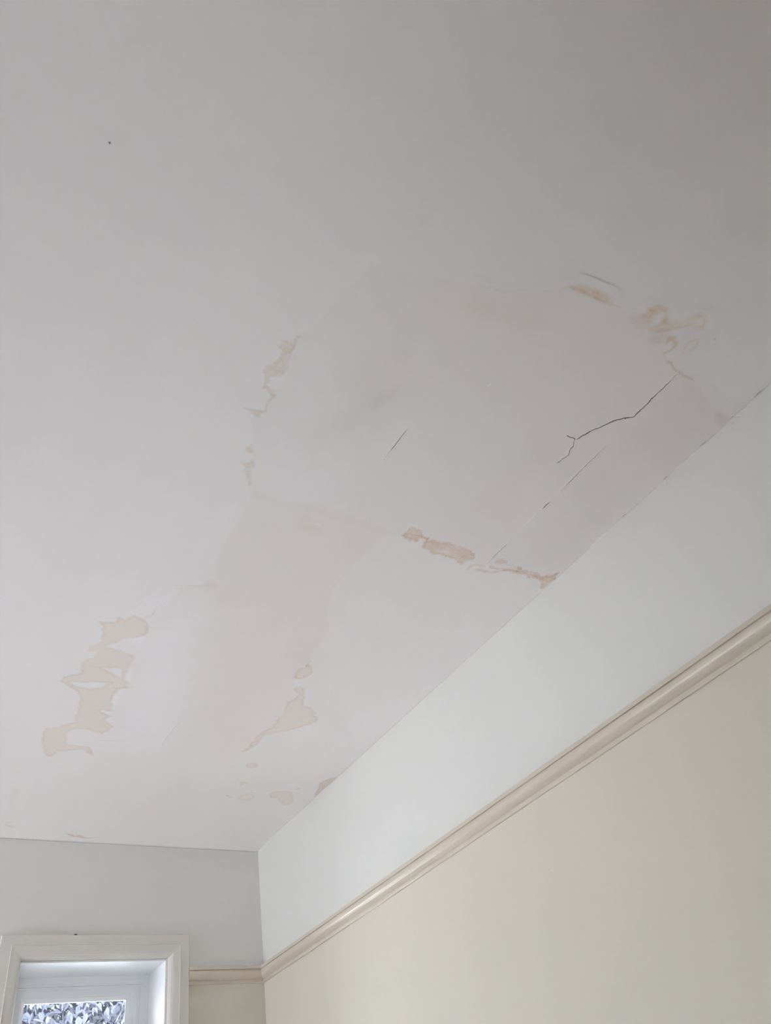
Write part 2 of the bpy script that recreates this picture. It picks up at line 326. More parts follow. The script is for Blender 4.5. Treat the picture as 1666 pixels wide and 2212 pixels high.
 'bone': [[(-0.3460,-2.4719),(-0.3337,-2.4736),(-0.3148,-2.4863),(-0.2957,-2.5026),(-0.2835,-2.5139),(-0.2707,-2.5137),(-0.2530,-2.5205),(-0.2590,-2.5335),(-0.2706,-2.5390),(-0.2846,-2.5384),(-0.2902,-2.5270),(-0.3051,-2.5145),(-0.3235,-2.4979),(-0.3387,-2.4895),(-0.3482,-2.4796)]],
 'bone_line': [[(-0.3356,-2.4716),(-0.3148,-2.4863),(-0.2957,-2.5026),(-0.2835,-2.5139)]],
 'horn': [[(-0.3048,-2.4716),(-0.2984,-2.4790),(-0.2868,-2.4809),(-0.2724,-2.4734),(-0.2705,-2.4615),(-0.2743,-2.4496),(-0.2822,-2.4422),(-0.2775,-2.4544),(-0.2780,-2.4652),(-0.2885,-2.4693),(-0.2962,-2.4619)]],
 'horn_pale': [[(-0.3370,-2.4539),(-0.3279,-2.4683),(-0.3170,-2.4771),(-0.3065,-2.4750),(-0.3055,-2.4647),(-0.2962,-2.4619),(-0.3086,-2.4542),(-0.3233,-2.4526)]],
 'oval': [[(-0.2476,-2.4620),(-0.2524,-2.4719),(-0.2537,-2.4805),(-0.2508,-2.4899),(-0.2425,-2.4969),(-0.2348,-2.4932),(-0.2307,-2.4831),(-0.2330,-2.4719),(-0.2395,-2.4625)]],
 'spot': [[(-0.2117,-2.5124),(-0.2111,-2.5152),(-0.2078,-2.5161),(-0.2072,-2.5131)]],
 'edge_line': [[(-0.2819,-2.4431),(-0.2716,-2.4387),(-0.2623,-2.4337),(-0.2545,-2.4317),(-0.2503,-2.4337),(-0.2348,-2.4276),(-0.2263,-2.4258),(-0.2149,-2.4273),(-0.2025,-2.4241),(-0.1912,-2.4239),(-0.1712,-2.4241)]],
 'edge_brown': [[(-0.2600,-2.4328),(-0.2530,-2.4362),(-0.2348,-2.4276),(-0.2163,-2.4286),(-0.2034,-2.4249),(-0.1727,-2.4254),(-0.1859,-2.4213),(-0.2135,-2.4221),(-0.2306,-2.4238)]],
 'corner_stain': [[(-0.0447,-2.3805),(-0.0403,-2.3890),(-0.0209,-2.3891),(0.0000,-2.3865),(0.0000,-2.3591),(-0.0174,-2.3621)]],
 'top_line': [[(-0.7033,-2.3981),(-0.6853,-2.4029),(-0.6604,-2.4047),(-0.6302,-2.4227),(-0.6027,-2.4334),(-0.5785,-2.4484),(-0.5638,-2.4635),(-0.5507,-2.4700)]],
 'far_stain': [[(-0.7403,-0.0533),(-0.7206,-0.0520),(-0.7064,-0.0413),(-0.6920,-0.0492),(-0.6647,-0.0331),(-0.6210,-0.0395),(-0.6522,-0.0291),(-0.6739,-0.0260),(-0.6925,-0.0319),(-0.7156,-0.0343)]],
 'far_curl': [[(-0.9446,-0.0899),(-0.9368,-0.1110),(-0.9193,-0.1231),(-0.9310,-0.1080),(-0.9373,-0.0910),(-0.8932,-0.0780),(-0.9230,-0.0733)]],
 'far_smudge': [[(-0.9787,-0.3338),(-0.9703,-0.3589),(-0.9581,-0.3379),(-0.9560,-0.2784),(-0.9515,-0.2176),(-0.9676,-0.2762)]],
 'crack_main': [[(-0.2163,-2.4188),(-0.2149,-2.3998),(-0.2150,-2.3758),(-0.2165,-2.3487),(-0.2151,-2.3349),(-0.2166,-2.3175),(-0.2166,-2.2985),(-0.2233,-2.2921),(-0.2347,-2.2861),(-0.2497,-2.2708),(-0.2573,-2.2588),(-0.2641,-2.2459),(-0.2757,-2.2312),(-0.2804,-2.2182),(-0.2863,-2.2086),(-0.2883,-2.1993),(-0.2921,-2.1941)],
   [(-0.2921,-2.1941),(-0.3003,-2.1962),(-0.3086,-2.1947),(-0.3186,-2.1956)],
   [(-0.2966,-2.1957),(-0.2888,-2.1862),(-0.2831,-2.1779),(-0.2830,-2.1705),(-0.2815,-2.1633),(-0.2758,-2.1548),(-0.2774,-2.1474),(-0.2805,-2.1394),(-0.2808,-2.1303),(-0.2848,-2.1232)],
   [(-0.2239,-2.2927),(-0.2293,-2.2894),(-0.2314,-2.2850)]],
 'crack_long': [[(-0.2141,-2.2170),(-0.2141,-2.1816),(-0.2157,-2.1379),(-0.2143,-2.0942),(-0.2150,-2.0590)]],
 'crack_dash': [[(-0.2150,-2.0247),(-0.2160,-2.0109),(-0.2154,-1.9951)]],
 'crack_tail': [[(-0.2163,-1.8728),(-0.2180,-1.8364),(-0.2181,-1.8055),(-0.2192,-1.7869)]],
 'crack_faint': [[(-0.2167,-1.9748),(-0.2161,-1.9576),(-0.2178,-1.9335),(-0.2179,-1.9098)]],
 'crack_short': [[(-0.6448,-2.0720),(-0.6440,-2.0348),(-0.6441,-1.9780)]],
 'crack_low': [[(-0.6510,-0.8625),(-0.6507,-0.7848),(-0.6497,-0.7121)]],
 'ridge': [[(-0.7188,-1.7441),(-0.6981,-1.7494),(-0.6742,-1.7530)]],
 'scratch_line': [[(-0.8874,-1.4448),(-0.8662,-1.4540),(-0.8357,-1.4611),(-0.8008,-1.4739)]],
 'speck_a': [[(-1.3212,-2.3364),(-1.3193,-2.3382),(-1.3174,-2.3364),(-1.3192,-2.3340)]],
 'speck_b': [[(-0.5585,-2.2278),(-0.5570,-2.2333),(-0.5546,-2.2332),(-0.5554,-2.2267)]],
}


# ---------------------------------------------------------------- fields
def vnoise(x, y, s, seed):
    x, y = x * s + 51.3 * seed, y * s + 17.7 * seed
    xi, yi = np.floor(x).astype(np.int64), np.floor(y).astype(np.int64)
    fx, fy = x - xi, y - yi
    fx, fy = fx * fx * (3 - 2 * fx), fy * fy * (3 - 2 * fy)

    def h(a, b):
        n = (a * 374761393 + b * 668265263 + seed * 974711) & 0x7fffffff
        n = ((n ^ (n >> 13)) * 1274126177) & 0x7fffffff
        return ((n ^ (n >> 16)) & 0xffff) / 65535.0
    return ((h(xi, yi) * (1 - fx) + h(xi + 1, yi) * fx) * (1 - fy) + (h(xi, yi + 1) * (1 - fx) + h(xi + 1, yi + 1) * fx) * fy) * 2 - 1


def fbm(x, y, s, seed, o=4):
    a, r = 1.0, 0
    for k in range(o):
        r = r + a * vnoise(x, y, s * 2 ** k, seed + k)
        a *= 0.55
    return r / 1.8


def sstep(a, b, v):
    t = np.clip((v - a) / (b - a), 0, 1)
    return t * t * (3 - 2 * t)


def seg_dist(x, y, pts, closed):
    P = np.array(pts)
    Q = np.roll(P, -1, 0) if closed else P[1:]
    if not closed:
        P = P[:-1]
    d = np.full(x.shape, 9.0)
    tt = np.zeros(x.shape)
    for i, ((ax, ay), (bx, by)) in enumerate(zip(P, Q)):
        ux, uy = bx - ax, by - ay
        L = ux * ux + uy * uy + 1e-12
        t = np.clip(((x - ax) * ux + (y - ay) * uy) / L, 0, 1)
        e = np.hypot(x - ax - t * ux, y - ay - t * uy)
        m_ = e < d
        d[m_] = e[m_]
        tt[m_] = (i + t[m_]) / len(Q)
    return d, tt


def inside(x, y, pts):
    P = np.array(pts)
    r = np.zeros(x.shape, bool)
    for (ax, ay), (bx, by) in zip(P, np.roll(P, -1, 0)):
        c = (ay > y) != (by > y)
        with np.errstate(divide='ignore', invalid='ignore'):
            r ^= c & (x < (bx - ax) * (y - ay) / (by - ay) + ax)
    return r


def sdf(x, y, polys):
    """signed distance, positive inside (even-odd, so inner outlines are holes)"""
    d = np.full(x.shape, 9.0)
    r = np.zeros(x.shape, bool)
    for p in polys:
        d = np.minimum(d, seg_dist(x, y, p, True)[0])
        r ^= inside(x, y, p)
    return np.where(r, d, -d)


MM = 0.001
# (outline, tint, strength, edge softness mm, wobble mm, wobble scale /m, rim tint or None, rim width mm, rim strength, streak)
FILL = [
    ('skim_upper', (0.985, 0.968, 0.966), 1.0, 4, 4, 40, None, 0, 0),
    ('skim_lower', (0.985, 0.966, 0.960), 1.0, 5, 6, 40, None, 0, 0),
    ('fade_bottom', (1.0, 0.985, 0.96), 0.7, 70, 30, 8, None, 0, 0),
    ('pink_neck', (0.985, 0.975, 0.972), 0.9, 60, 45, 12, None, 0, 0),
    ('pink_low', (0.99, 0.978, 0.970), 0.9, 60, 45, 14, None, 0, 0),
    ('white_low', (1.045, 1.06, 1.075), 0.9, 80, 25, 12, None, 0, 0),
    ('white_low2', (1.03, 1.035, 1.05), 0.9, 60, 20, 14, None, 0, 0),
    ('light_up', (1.015, 1.03, 1.045), 0.9, 70, 25, 10, None, 0, 0),
    ('light_up2', (1.01, 1.03, 1.045), 0.9, 70, 25, 10, None, 0, 0),
    ('light_up3', (0.995, 1.02, 1.02), 0.9, 90, 30, 8, None, 0, 0),
    ('smudge', (0.925, 0.92, 0.89), 0.9, 70, 35, 14, None, 0, 0),  # broad soft grey-beige area in the upper skim
    ('smudge_dark', (0.91, 0.915, 0.90), 0.9, 16, 8, 50, None, 0, 0),  # small darker spot inside that grey area
    ('beige_top', (0.975, 0.955, 0.92), 0.9, 25, 12, 20, None, 0, 0),
    ('beige_square', (0.985, 0.970, 0.955), 0.9, 22, 8, 30, None, 0, 0),
    ('mauve_wall', (0.955, 0.943, 0.951), 0.9, 70, 30, 10, None, 0, 0),
    ('mark1', (0.93, 0.91, 0.885), 0.9, 10, 4, 60, None, 0, 0),
    ('mark2', (0.97, 0.955, 0.93), 0.9, 14, 6, 60, None, 0, 0),
    ('stain_left', (0.945, 0.908, 0.86), 1.0, 5, 6, 60, (0.915, 0.855, 0.82), 4, 1.0),
    ('stain_low_right', (0.96, 0.92, 0.87), 1.0, 4, 6, 60, (0.915, 0.85, 0.80), 4, 1.0),
    ('ring_a', (0.97, 0.93, 0.905), 1.0, 4, 2, 80, (0.90, 0.84, 0.80), 4, 0.9),
    ('ring_b', (0.995, 0.985, 0.97), 1.0, 3, 2, 80, (0.84, 0.80, 0.75), 3, 1.0),
    ('ring_c', (0.965, 0.935, 0.91), 1.0, 4, 2, 80, (0.89, 0.83, 0.79), 4, 0.9),
    ('wedge', (0.87, 0.82, 0.75), 1.0, 4, 3, 80, (0.85, 0.76, 0.68), 3, 0.6),
    ('hook', (0.92, 0.90, 0.84), 1.0, 3, 2, 80, None, 0, 0),
    ('dot_a', (0.92, 0.88, 0.84), 1.0, 3, 2, 80, None, 0, 0),
    ('dot_b', (0.92, 0.89, 0.87), 1.0, 3, 2, 80, None, 0, 0),
    ('dot_c', (0.93, 0.91, 0.88), 1.0, 3, 2, 80, None, 0, 0),
    ('strip', (0.89, 0.82, 0.755), 1.0, 4, 9, 90, (0.82, 0.73, 0.65), 3, 0.6),
    ('flake_left', (0.93, 0.88, 0.815), 1.0, 4, 8, 90, (0.92, 0.86, 0.79), 3, 0.4),
    ('flake_left2', (0.92, 0.865, 0.80), 0.9, 5, 6, 90, None, 0, 0),
    ('flake_left3', (0.925, 0.875, 0.81), 0.9, 6, 6, 90, None, 0, 0),
    ('streak', (0.89, 0.80, 0.69), 1.0, 9, 5, 70, None, 0, 0),
    ('cloud', (0.885, 0.80, 0.695), 1.0, 9, 6, 60, None, 0, 0),
    ('sand', (0.95, 0.90, 0.84), 0.8, 14, 8, 60, None, 0, 0),
    ('bone', (0.965, 0.935, 0.88), 0.9, 10, 4, 60, (0.90, 0.81, 0.71), 5, 0.9),
    ('horn', (0.86, 0.775, 0.665), 1.0, 4, 3, 80, None, 0, 0),
    ('horn_pale', (0.94, 0.90, 0.86), 1.0, 8, 5, 60, None, 0, 0),
    ('oval', (1.0, 0.995, 0.985), 1.0, 3, 2, 60, (0.86, 0.82, 0.75), 2.2, 0.9),
    ('spot', (0.80, 0.72, 0.60), 1.0, 2, 1, 90, None, 0, 0),
    ('edge_brown', (0.94, 0.89, 0.85), 1.0, 5, 4, 80, None, 0, 0),
    ('corner_stain', (0.935, 0.92, 0.93), 0.9, 10, 5, 40, None, 0, 0),
    ('far_stain', (0.85, 0.76, 0.69), 1.0, 3, 2, 80, None, 0, 0),
    ('far_curl', (0.91, 0.88, 0.83), 0.9, 3, 2, 80, None, 0, 0),
    ('far_smudge', (0.96, 0.945, 0.94), 0.9, 12, 6, 40, None, 0, 0),
    ('speck_a', (0.30, 0.28, 0.27), 1.0, 0.8, 0, 80, None, 0, 0),
    ('speck_b', (1.12, 1.12, 1.12), 1.0, 1.5, 0, 80, None, 0, 0),
]
# (polyline, tint, strength, half width mm)
LINE = [
    ('stain_left_line', (0.93, 0.88, 0.84), 0.8, 3),
    ('stain_low_line', (0.86, 0.76, 0.70), 0.8, 3),
    ('strip_line', (0.80, 0.68, 0.58), 0.85, 3.5),
    ('flake_line', (0.84, 0.78, 0.72), 0.7, 2.2),
    ('streak_line', (0.80, 0.70, 0.60), 0.8, 2.5),
    ('bone_line', (0.86, 0.79, 0.72), 0.6, 3),
    ('edge_line', (0.80, 0.75, 0.72), 0.7, 2.0),
    ('top_line', (0.93, 0.92, 0.90), 0.7, 2.5),
    ('scratch_line', (0.93, 0.90, 0.88), 0.7, 2.5),
    ('ridge', (1.05, 1.05, 1.05), 0.9, 2.5),
    ('crack_faint', (1.06, 1.06, 1.06), 0.6, 2.0),
]
# (polyline, index, widest half width mm, where along it is widest)
CRACK = [('crack_main', 0, 1.25), ('crack_main', 1, 0.9), ('crack_main', 2, 1.2), ('crack_main', 3, 1.2),
         ('crack_long', 0, 0.75), ('crack_dash', 0, 1.0), ('crack_tail', 0, 0.75), ('crack_short', 0, 0.7), ('crack_low', 0, 0.55)]


N_SKIM = [f[0] for f in FILL].index('stain_left')


def tint_field(x, y):
    c = np.ones(x.shape + (3,))
    for k, (nm, tint, st, soft, wob, wsc, rim, rw, rs) in enumerate(FILL):
        if k >= N_SKIM:
            tint = tuple(1 + 1.22 * (v - 1) for v in tint)      # stains read a little deeper than the skim tones
        P = np.array([q for p in D[nm] for q in p])
        mg = (soft + wob * 2 + rw * 3) * MM
        m_ = (x > P[:, 0].min() - mg) & (x < P[:, 0].max() + mg) & (y > P[:, 1].min() - mg) & (y < P[:, 1].max() + mg)
        if not m_.any():
            continue
        xs, ys = x[m_], y[m_]
        d = sdf(xs, ys, D[nm])
        d = d + wob * MM * fbm(xs, ys, wsc, 3 + k)
        a = sstep(-soft * MM, soft * MM, d) * st
        if nm == 'skim_lower':                          # feathered out towards the window wall
            a = a * (1 - sstep(-0.80, -0.58, ys + 0.05 * fbm(xs, ys, 9, 44)))
        if nm in ('strip', 'flake_left', 'flake_left2', 'flake_left3', 'streak', 'cloud', 'sand', 'horn_pale'):     # brushed, worn through
            a = a * np.clip(0.95 + 0.85 * fbm(xs * 0.35 + ys * 0.2, ys * 1.6, 90, 90 + k) + 0.5 * fbm(xs, ys, 260, 95 + k, 2), 0.15, 1.4)
        else:
            a = a * (1 - 0.22 * (0.5 + 0.5 * fbm(xs, ys * 2.2, 30, 90 + k)))
        cc = c[m_]
        cc = cc * (1 + a[:, None] * (np.array(tint) - 1))
        if rim is not None:
            r = np.exp(-((d - 0.3 * rw * MM) / (rw * MM)) ** 2) * rs
            r = r * np.clip(0.62 + 0.6 * fbm(xs, ys, 22, 50 + k), 0, 1)
            cc = cc * (1 + r[:, None] * (np.array(rim) - 1))
        c[m_] = cc
    for k, (nm, tint, st, hw) in enumerate(LINE):
        for p in D[nm]:
            P = np.array(p)
            mg = hw * 4 * MM
            m_ = (x > P[:, 0].min() - mg) & (x < P[:, 0].max() + mg) & (y > P[:, 1].min() - mg) & (y < P[:, 1].max() + mg)
            if not m_.any():
                continue
            xs, ys = x[m_], y[m_]
            d, t = seg_dist(xs + 2 * MM * fbm(xs, ys, 70, 130 + k), ys + 2 * MM * fbm(xs, ys, 70, 140 + k), p, False)
            a = np.exp(-(d / (hw * MM)) ** 2) * st * np.clip(0.75 + 0.7 * fbm(xs, ys, 45, 70 + k), 0, 1)
            c[m_] = c[m_] * (1 + a[:, None] * (np.array(tint) - 1))
    return c


def cove(y):
    """the plaster dips a few millimetres towards the window wall"""
    t_ = np.clip((y + 0.15) / 0.15, 0, 1)
    return 0.007 * t_ * t_


def ceiling_piece(name, region, res, height, parent, label=None, tintfn=None):
    """a relief of the ceiling skin cut to a region.  region(x,y) > 0 keeps; height(x,y) metres below the ceiling"""
    x0, x1, y0, y1 = region.box
    x1, y1 = min(x1, -0.0004), min(y1, -0.0004)
    nx, ny = int(math.ceil((x1 - x0) / res)) + 1, int(math.ceil((y1 - y0) / res)) + 1
    X, Y = np.meshgrid(np.linspace(x0, x1, nx), np.linspace(y0, y1, ny))
    keep = region(X, Y) > 0
    cell = keep[:-1, :-1] & keep[1:, :-1] & keep[:-1, 1:] & keep[1:, 1:]
    used = np.zeros(keep.shape, bool)
    for a, b in ((0, 0), (1, 0), (0, 1), (1, 1)):
        used[a:a + ny - 1, b:b + nx - 1] |= cell
    idx = np.full(keep.shape, -1)
    idx[used] = np.arange(used.sum())
    xs, ys = X[used], Y[used]
    h = height(xs, ys) + cove(ys)
    t = tint_field(xs, ys)
    if tintfn is not None:
        t = t * tintfn(xs, ys)[:, None]
    co = np.stack([xs, ys, CEIL - h], 1).astype(np.float32)
    j, i = np.nonzero(cell)
    F = np.stack([idx[j, i], idx[j + 1, i], idx[j + 1, i + 1], idx[j, i + 1]], 1).astype(np.int32)   # faces down
    me = bpy.data.meshes.new(name)
    me.vertices.add(len(co))
    me.vertices.foreach_set('co', co.ravel())
    me.loops.add(F.size)
    me.loops.foreach_set('vertex_index', F.ravel())
    me.polygons.add(len(F))
    me.polygons.foreach_set('loop_start', np.arange(0, F.size, 4, dtype=np.int32))
    me.polygons.foreach_set('loop_total', np.full(len(F), 4, dtype=np.int32))
    me.update(calc_edges=True)
    me.validate()
    a = me.attributes.new('tint', 'FLOAT_COLOR', 'POINT')
    a.data.foreach_set('color', np.concatenate([t, np.ones((len(t), 1))], 1).astype(np.float32).ravel())
    o = link(name, me, 'ceiling', parent, True)
    if label:
        o['label'] = label
    return o


class Region:
    def __init__(self, polys, margin, lines=False):
        self.p, self.m, self.l = polys, margin, lines
        P = np.array([q for p in polys for q in p])
        self.box = (P[:, 0].min() - margin, P[:, 0].max() + margin, P[:, 1].min() - margin, P[:, 1].max() + margin)

    def __call__(self, x, y):
        r = np.full(x.shape, -9.0)
        for p in self.p:
            if self.l:
                r = np.maximum(r, -seg_dist(x, y, p, False)[0])
            else:
                d = seg_dist(x, y, p, True)[0]
                r = np.maximum(r, np.where(inside(x, y, p), d, -d))
        return r + self.m


# ---------------------------------------------------------------- ceiling
cv = [(XL - TH, YB - TH, CEIL), (TH, YB - TH, CEIL), (TH, TH, CEIL), (XL - TH, TH, CEIL)]
cv += [(x, y, CEIL + 0.15) for x, y, _ in cv]
ceiling = mesh('ceiling', cv, [(0, 3, 2, 1), (4, 5, 6, 7), (0, 1, 5, 4), (1, 2, 6, 5), (2, 3, 7, 6), (3, 0, 4, 7)], 'ceiling')
ca = ceiling.data.attributes.new('tint', 'FLOAT_COLOR', 'POINT')
ca.data.foreach_set('color', [1.0] * 32)
tag(ceiling, 'water damaged white plaster ceiling with cracks and brown stains', 'structure')


class Band:
    box = (XL, -0.0004, -0.155, -0.0004)

    def __call__(self, x, y):
        return np.ones(x.shape)


ceiling_piece('coved_edge', Band(), 0.0095, lambda x, y: 0.05 * MM + 0 * x, ceiling, 'slightly dipping ceiling edge above the window wall')


def skim_height(names, base, th, soft):
    def f(x, y):
        h = np.full(x.shape, base)
        for n in names:
            d = sdf(x, y, D[n]) + 4 * MM * fbm(x, y, 40, 3)
            h = np.maximum(h, base + th * sstep(-soft * MM, soft * MM, d) * (1 + 0.5 * fbm(x, y, 7, 31)) * (1 - sstep(-0.80, -0.58, y)))
        return h
    return f


ceiling_piece('skim_patch', Region(D['skim_upper'], 0.03), 0.004, skim_height(['skim_upper'], 0.15 * MM, 0.35 * MM, 3), ceiling,
              'broad grey white skim coat crossed by cracks, beside the side wall')
ceiling_piece('skim_patch', Region(D['skim_lower'] + D['fade_bottom'], 0.05), 0.004, skim_height(['skim_lower'], 0.2 * MM, 0.35 * MM, 4), ceiling,
              'narrow pinkish and white skim coat running towards the window wall')


def flat(base, amp=0.15):
    return lambda x, y: base * MM + amp * MM * (0.5 + 0.5 * fbm(x, y, 60, 77))


def stain(names, res, label, margin=0.022, lines=()):
    polys = [p for n in names for p in D[n]]
    R = R0 = Region(polys, margin)
    if lines:
        L = Region([p for n in lines for p in D[n]], 0.012, True)
        b = [f(u, v) for f, u, v in zip((min, max, min, max), R0.box, L.box)]

        class Both:
            box = b

            def __call__(self, x, y):
                return np.maximum(R0(x, y), L(x, y))
        R = Both()
    return ceiling_piece('water_stain', R, res, flat(0.8), ceiling, label)


stain(['stain_left'], 0.002, 'long ragged beige water stain with pale islands beside the white skim', lines=['stain_left_line'])
stain(['stain_low_right'], 0.002, 'ragged tan water stain along the pink skim edge', lines=['stain_low_line'])
stain(['ring_a'], 0.002, 'small oval pinkish stain')
stain(['ring_b', 'dot_a', 'dot_b'], 0.002, 'small pale ring stain with a dark outline and drips')
stain(['ring_c', 'dot_c'], 0.002, 'small shield shaped beige ring stain')
stain(['wedge'], 0.002, 'brown wedge stain touching the side wall')
stain(['hook'], 0.002, 'thin hooked beige mark')
stain(['strip'], 0.002, 'brown smeared stain strip ending at the side wall', lines=['strip_line'])
stain(['flake_left'], 0.002, 'tan flaked strip at the edge of the broad skim coat', lines=['flake_line'])
stain(['flake_left2'], 0.002, 'small tan flake under the tan strip')
stain(['flake_left3'], 0.002, 'faint tan flakes along the skim edge')
stain(['streak'], 0.002, 'straight brown streak along the skim edge', lines=['streak_line'])
stain(['cloud', 'sand', 'bone'], 0.002, 'cloudy brown ring and bone shaped outline stain')
stain(['horn', 'horn_pale', 'edge_brown'], 0.002, 'brown horn shaped stain with a ragged tail', lines=['edge_line'])
stain(['oval'], 0.0015, 'thin empty oval ring stain')
stain(['spot'], 0.0015, 'tiny brown spot')
stain(['corner_stain'], 0.002, 'mauve grey smear against the side wall')
stain(['far_stain'], 0.002, 'thin rusty smear near the window wall')
stain(['far_curl'], 0.002, 'curled beige mark near the window wall')
stain(['far_smudge'], 0.003, 'faint grey smudge near the window wall', 0.03)
stain(['speck_a'], 0.001, 'tiny black speck on clean paint', 0.006)
stain(['speck_b'], 0.001, 'tiny white paint nib', 0.006)


def crack(keys, label, groove_dark=0.85):
    polys = [D[n][i] for n, i, w in keys]
    wd = [w for n, i, w in keys]

    def prof(x, y):
        """0 on the lips .. 1 in the groove, and distance to the nearest crack line"""
        gr = np.zeros(x.shape)
        near = np.full(x.shape, 9.0)
        xx = x + 1.2 * MM * fbm(x, y, 120, 201)
        yy = y + 1.2 * MM * fbm(x, y, 120, 202)
        for p, w in zip(polys, wd):
            d, t = seg_dist(xx, yy, p, False)
            ends = np.minimum(sstep(0, 0.25, t), sstep(0, 0.25, 1 - t)) if len(keys) == 1 else np.maximum(0.3, sstep(0, 0.15, t) * sstep(0, 0.1, 1 - t + 0.02))
            ww = w * MM * ends * np.clip(0.7 + 0.95 * fbm(x, y, 26, 205), 0.2, 1.8)
            gr = np.maximum(gr, 1 - sstep(0.6 * ww, 1.3 * ww + 0.25 * MM, d))
            near = np.minimum(near, d)
        return gr, near

    def height(x, y):
        gr, near = prof(x, y)
        lip = 1 - sstep(0.0, 10 * MM, near)
        return 0.75 * MM + lip * 0.75 * MM * (1 + 0.3 * fbm(x, y, 20, 207)) * (1 - gr)

    def shade(x, y):                                     # dirt and the crack's own shade, painted into the groove colour
        return 1 - groove_dark * prof(x, y)[0]
    return ceiling_piece('crack', Region(polys, 0.010, True), 0.0006, height, ceiling, label, shade)


crack([k for k in CRACK if k[0] == 'crack_main'], 'long dark branching crack across the broad skim coat')
crack([CRACK[4]], 'straight hairline crack parallel to the side wall', 0.7)
crack([CRACK[5]], 'short dark dash of the hairline crack')
crack([CRACK[6]], 'hairline crack ending at the brown stain strip', 0.7)
crack([CRACK[7]], 'short straight crack below the grey smudge')
crack([CRACK[8]], 'faint straight crack in the white skim', 0.25)
ceiling_piece('plaster_ridge', Region(D['crack_faint'] + D['ridge'], 0.010, True), 0.0015,
              lambda x, y: 0.75 * MM + 0.5 * MM * np.exp(-(Region(D['crack_faint'] + D['ridge'], 0, True)(x, y) / (2 * MM)) ** 2), ceiling,
              'thin raised plaster ridge')
ceiling_piece('trowel_mark', Region(D['scratch_line'], 0.012, True), 0.002, flat(0.75), ceiling, 'thin trowel edge mark')
ceiling_piece('trowel_mark', Region(D['top_line'], 0.012, True), 0.002, flat(0.75), ceiling, 'thin wavy skim edge line')


# ---------------------------------------------------------------- edges where walls meet the ceiling
def bead(name, along, a0, a1, rad, m, parent, seed, label):
    """uneven filler line in the angle of wall and ceiling"""
    n = int((a1 - a0) / 0.012)
    t = np.linspace(a0, a1, n)
    w = rad * (1 + 0.55 * fbm(t, t * 0, 9, seed) + 0.35 * fbm(t, t * 0, 50, seed + 9))
    w = np.maximum(w, 0.3 * rad)
    V, F = [], []
    for k in range(n):
        for d, z in ((w[k], 0.0003), (w[k] * 0.3, w[k] * 0.3), (0.0003, w[k])):
            V.append((-d, t[k], CEIL - z) if along == 'y' else (t[k], -d, CEIL - z))
    for k in range(n - 1):
        for j in range(2):
            q = (k * 3 + j, k * 3 + j + 1, k * 3 + j + 4, k * 3 + j + 3)
            F.append(q if along == 'y' else q[::-1])
    o = mesh(name, V, F, m, parent, True)
    o['label'] = label
    return o


bead('filler_bead', 'y', YB, -0.01, 0.0026, 'frieze', wall_right, 5, 'uneven white filler line under the ceiling')


def chip(loc, ln, w, ang, parent, label, m='chip', normal='z', th=0.0016):
    """small irregular flake or gap, a thin domed lens shape"""
    rnd = random.Random(int(abs(loc[0] * 977 + loc[1] * 7919 + loc[2] * 31) * 100))
    n = 14
    V, F = [(0, 0, th)], []
    for k in range(n):
        a = 2 * math.pi * k / n
        r = 1 + rnd.uniform(-0.3, 0.3)
        V.append((math.cos(a) * ln / 2 * r, math.sin(a) * w / 2 * r, 0.0))
    F = [(0, 1 + k, 1 + (k + 1) % n) for k in range(n)] + [tuple(range(n, 0, -1))]
    R = Matrix.Rotation(ang, 4, 'Z')
    if normal == 'z':      # hangs from the ceiling
        B = Matrix.Rotation(math.pi, 4, 'X')
    elif normal == 'x':    # on the side wall, facing -x
        B = Matrix(((0, 0, -1, 0), (1, 0, 0, 0), (0, 1, 0, 0), (0, 0, 0, 1)))
    else:                  # on the end wall, facing -y
        B = Matrix(((1, 0, 0, 0), (0, 0, -1, 0), (0, 1, 0, 0), (0, 0, 0, 1)))
    Mx = Matrix.Translation(loc) @ B @ R
    o = mesh('paint_chip', [Mx @ Vector(v) for v in V], F, m, parent)
    o['label'] = label
    return o


for yy, ln in ((-2.464, 0.020), (-2.392, 0.010), (-2.308, 0.016), (-2.195, 0.011), (-2.056, 0.018), (-1.80, 0.008)):
    chip((-0.004, yy, CEIL - 0.0012), 0.0035, ln, 0.05, ceiling, 'dark chip in the ceiling edge', 'chip')

for yy, zz, ln, w_, a_ in ((-2.400, 2.6925, 0.014, 0.004, 0.7), (-2.385, 2.688, 0.008, 0.003, 0.3), (-2.4105, 2.623, 0.004, 0.002, 0.2), (-2.19, 2.684, 0.010, 0.003, 0.4)):
    chip((-0.0003, yy, zz), ln, w_, a_, wall_right, 'small scuff on the white frieze', 'scuff', 'x', 0.0006)
chip((-0.0003, -1.486, 2.0844), 0.005, 0.004, 0.4, wall_right, 'small dark speck on the cream wall', 'chip', 'x', 0.0008)

# hairline gap along ceiling and end wall
n = 160
t = np.linspace(XL, -0.012, n)
V, F = [], []
for k in range(n):
    z = CEIL - 0.0105 - 0.003 * fbm(t[k:k + 1], t[k:k + 1] * 0, 5, 12)[0]
    w = 0.0011 * (0.6 + 0.6 * abs(fbm(t[k:k + 1], t[k:k + 1] * 0, 14, 15)[0]))
    V += [(t[k], -0.0006, z - w), (t[k], -0.0006, z + w)]
F = [(2 * k, 2 * k + 2, 2 * k + 3, 2 * k + 1) for k in range(n - 1)]
hair = mesh('crack', V, F, 'chip', wall_far)
hair['label'] = 'brown hairline crack where end wall meets ceiling'

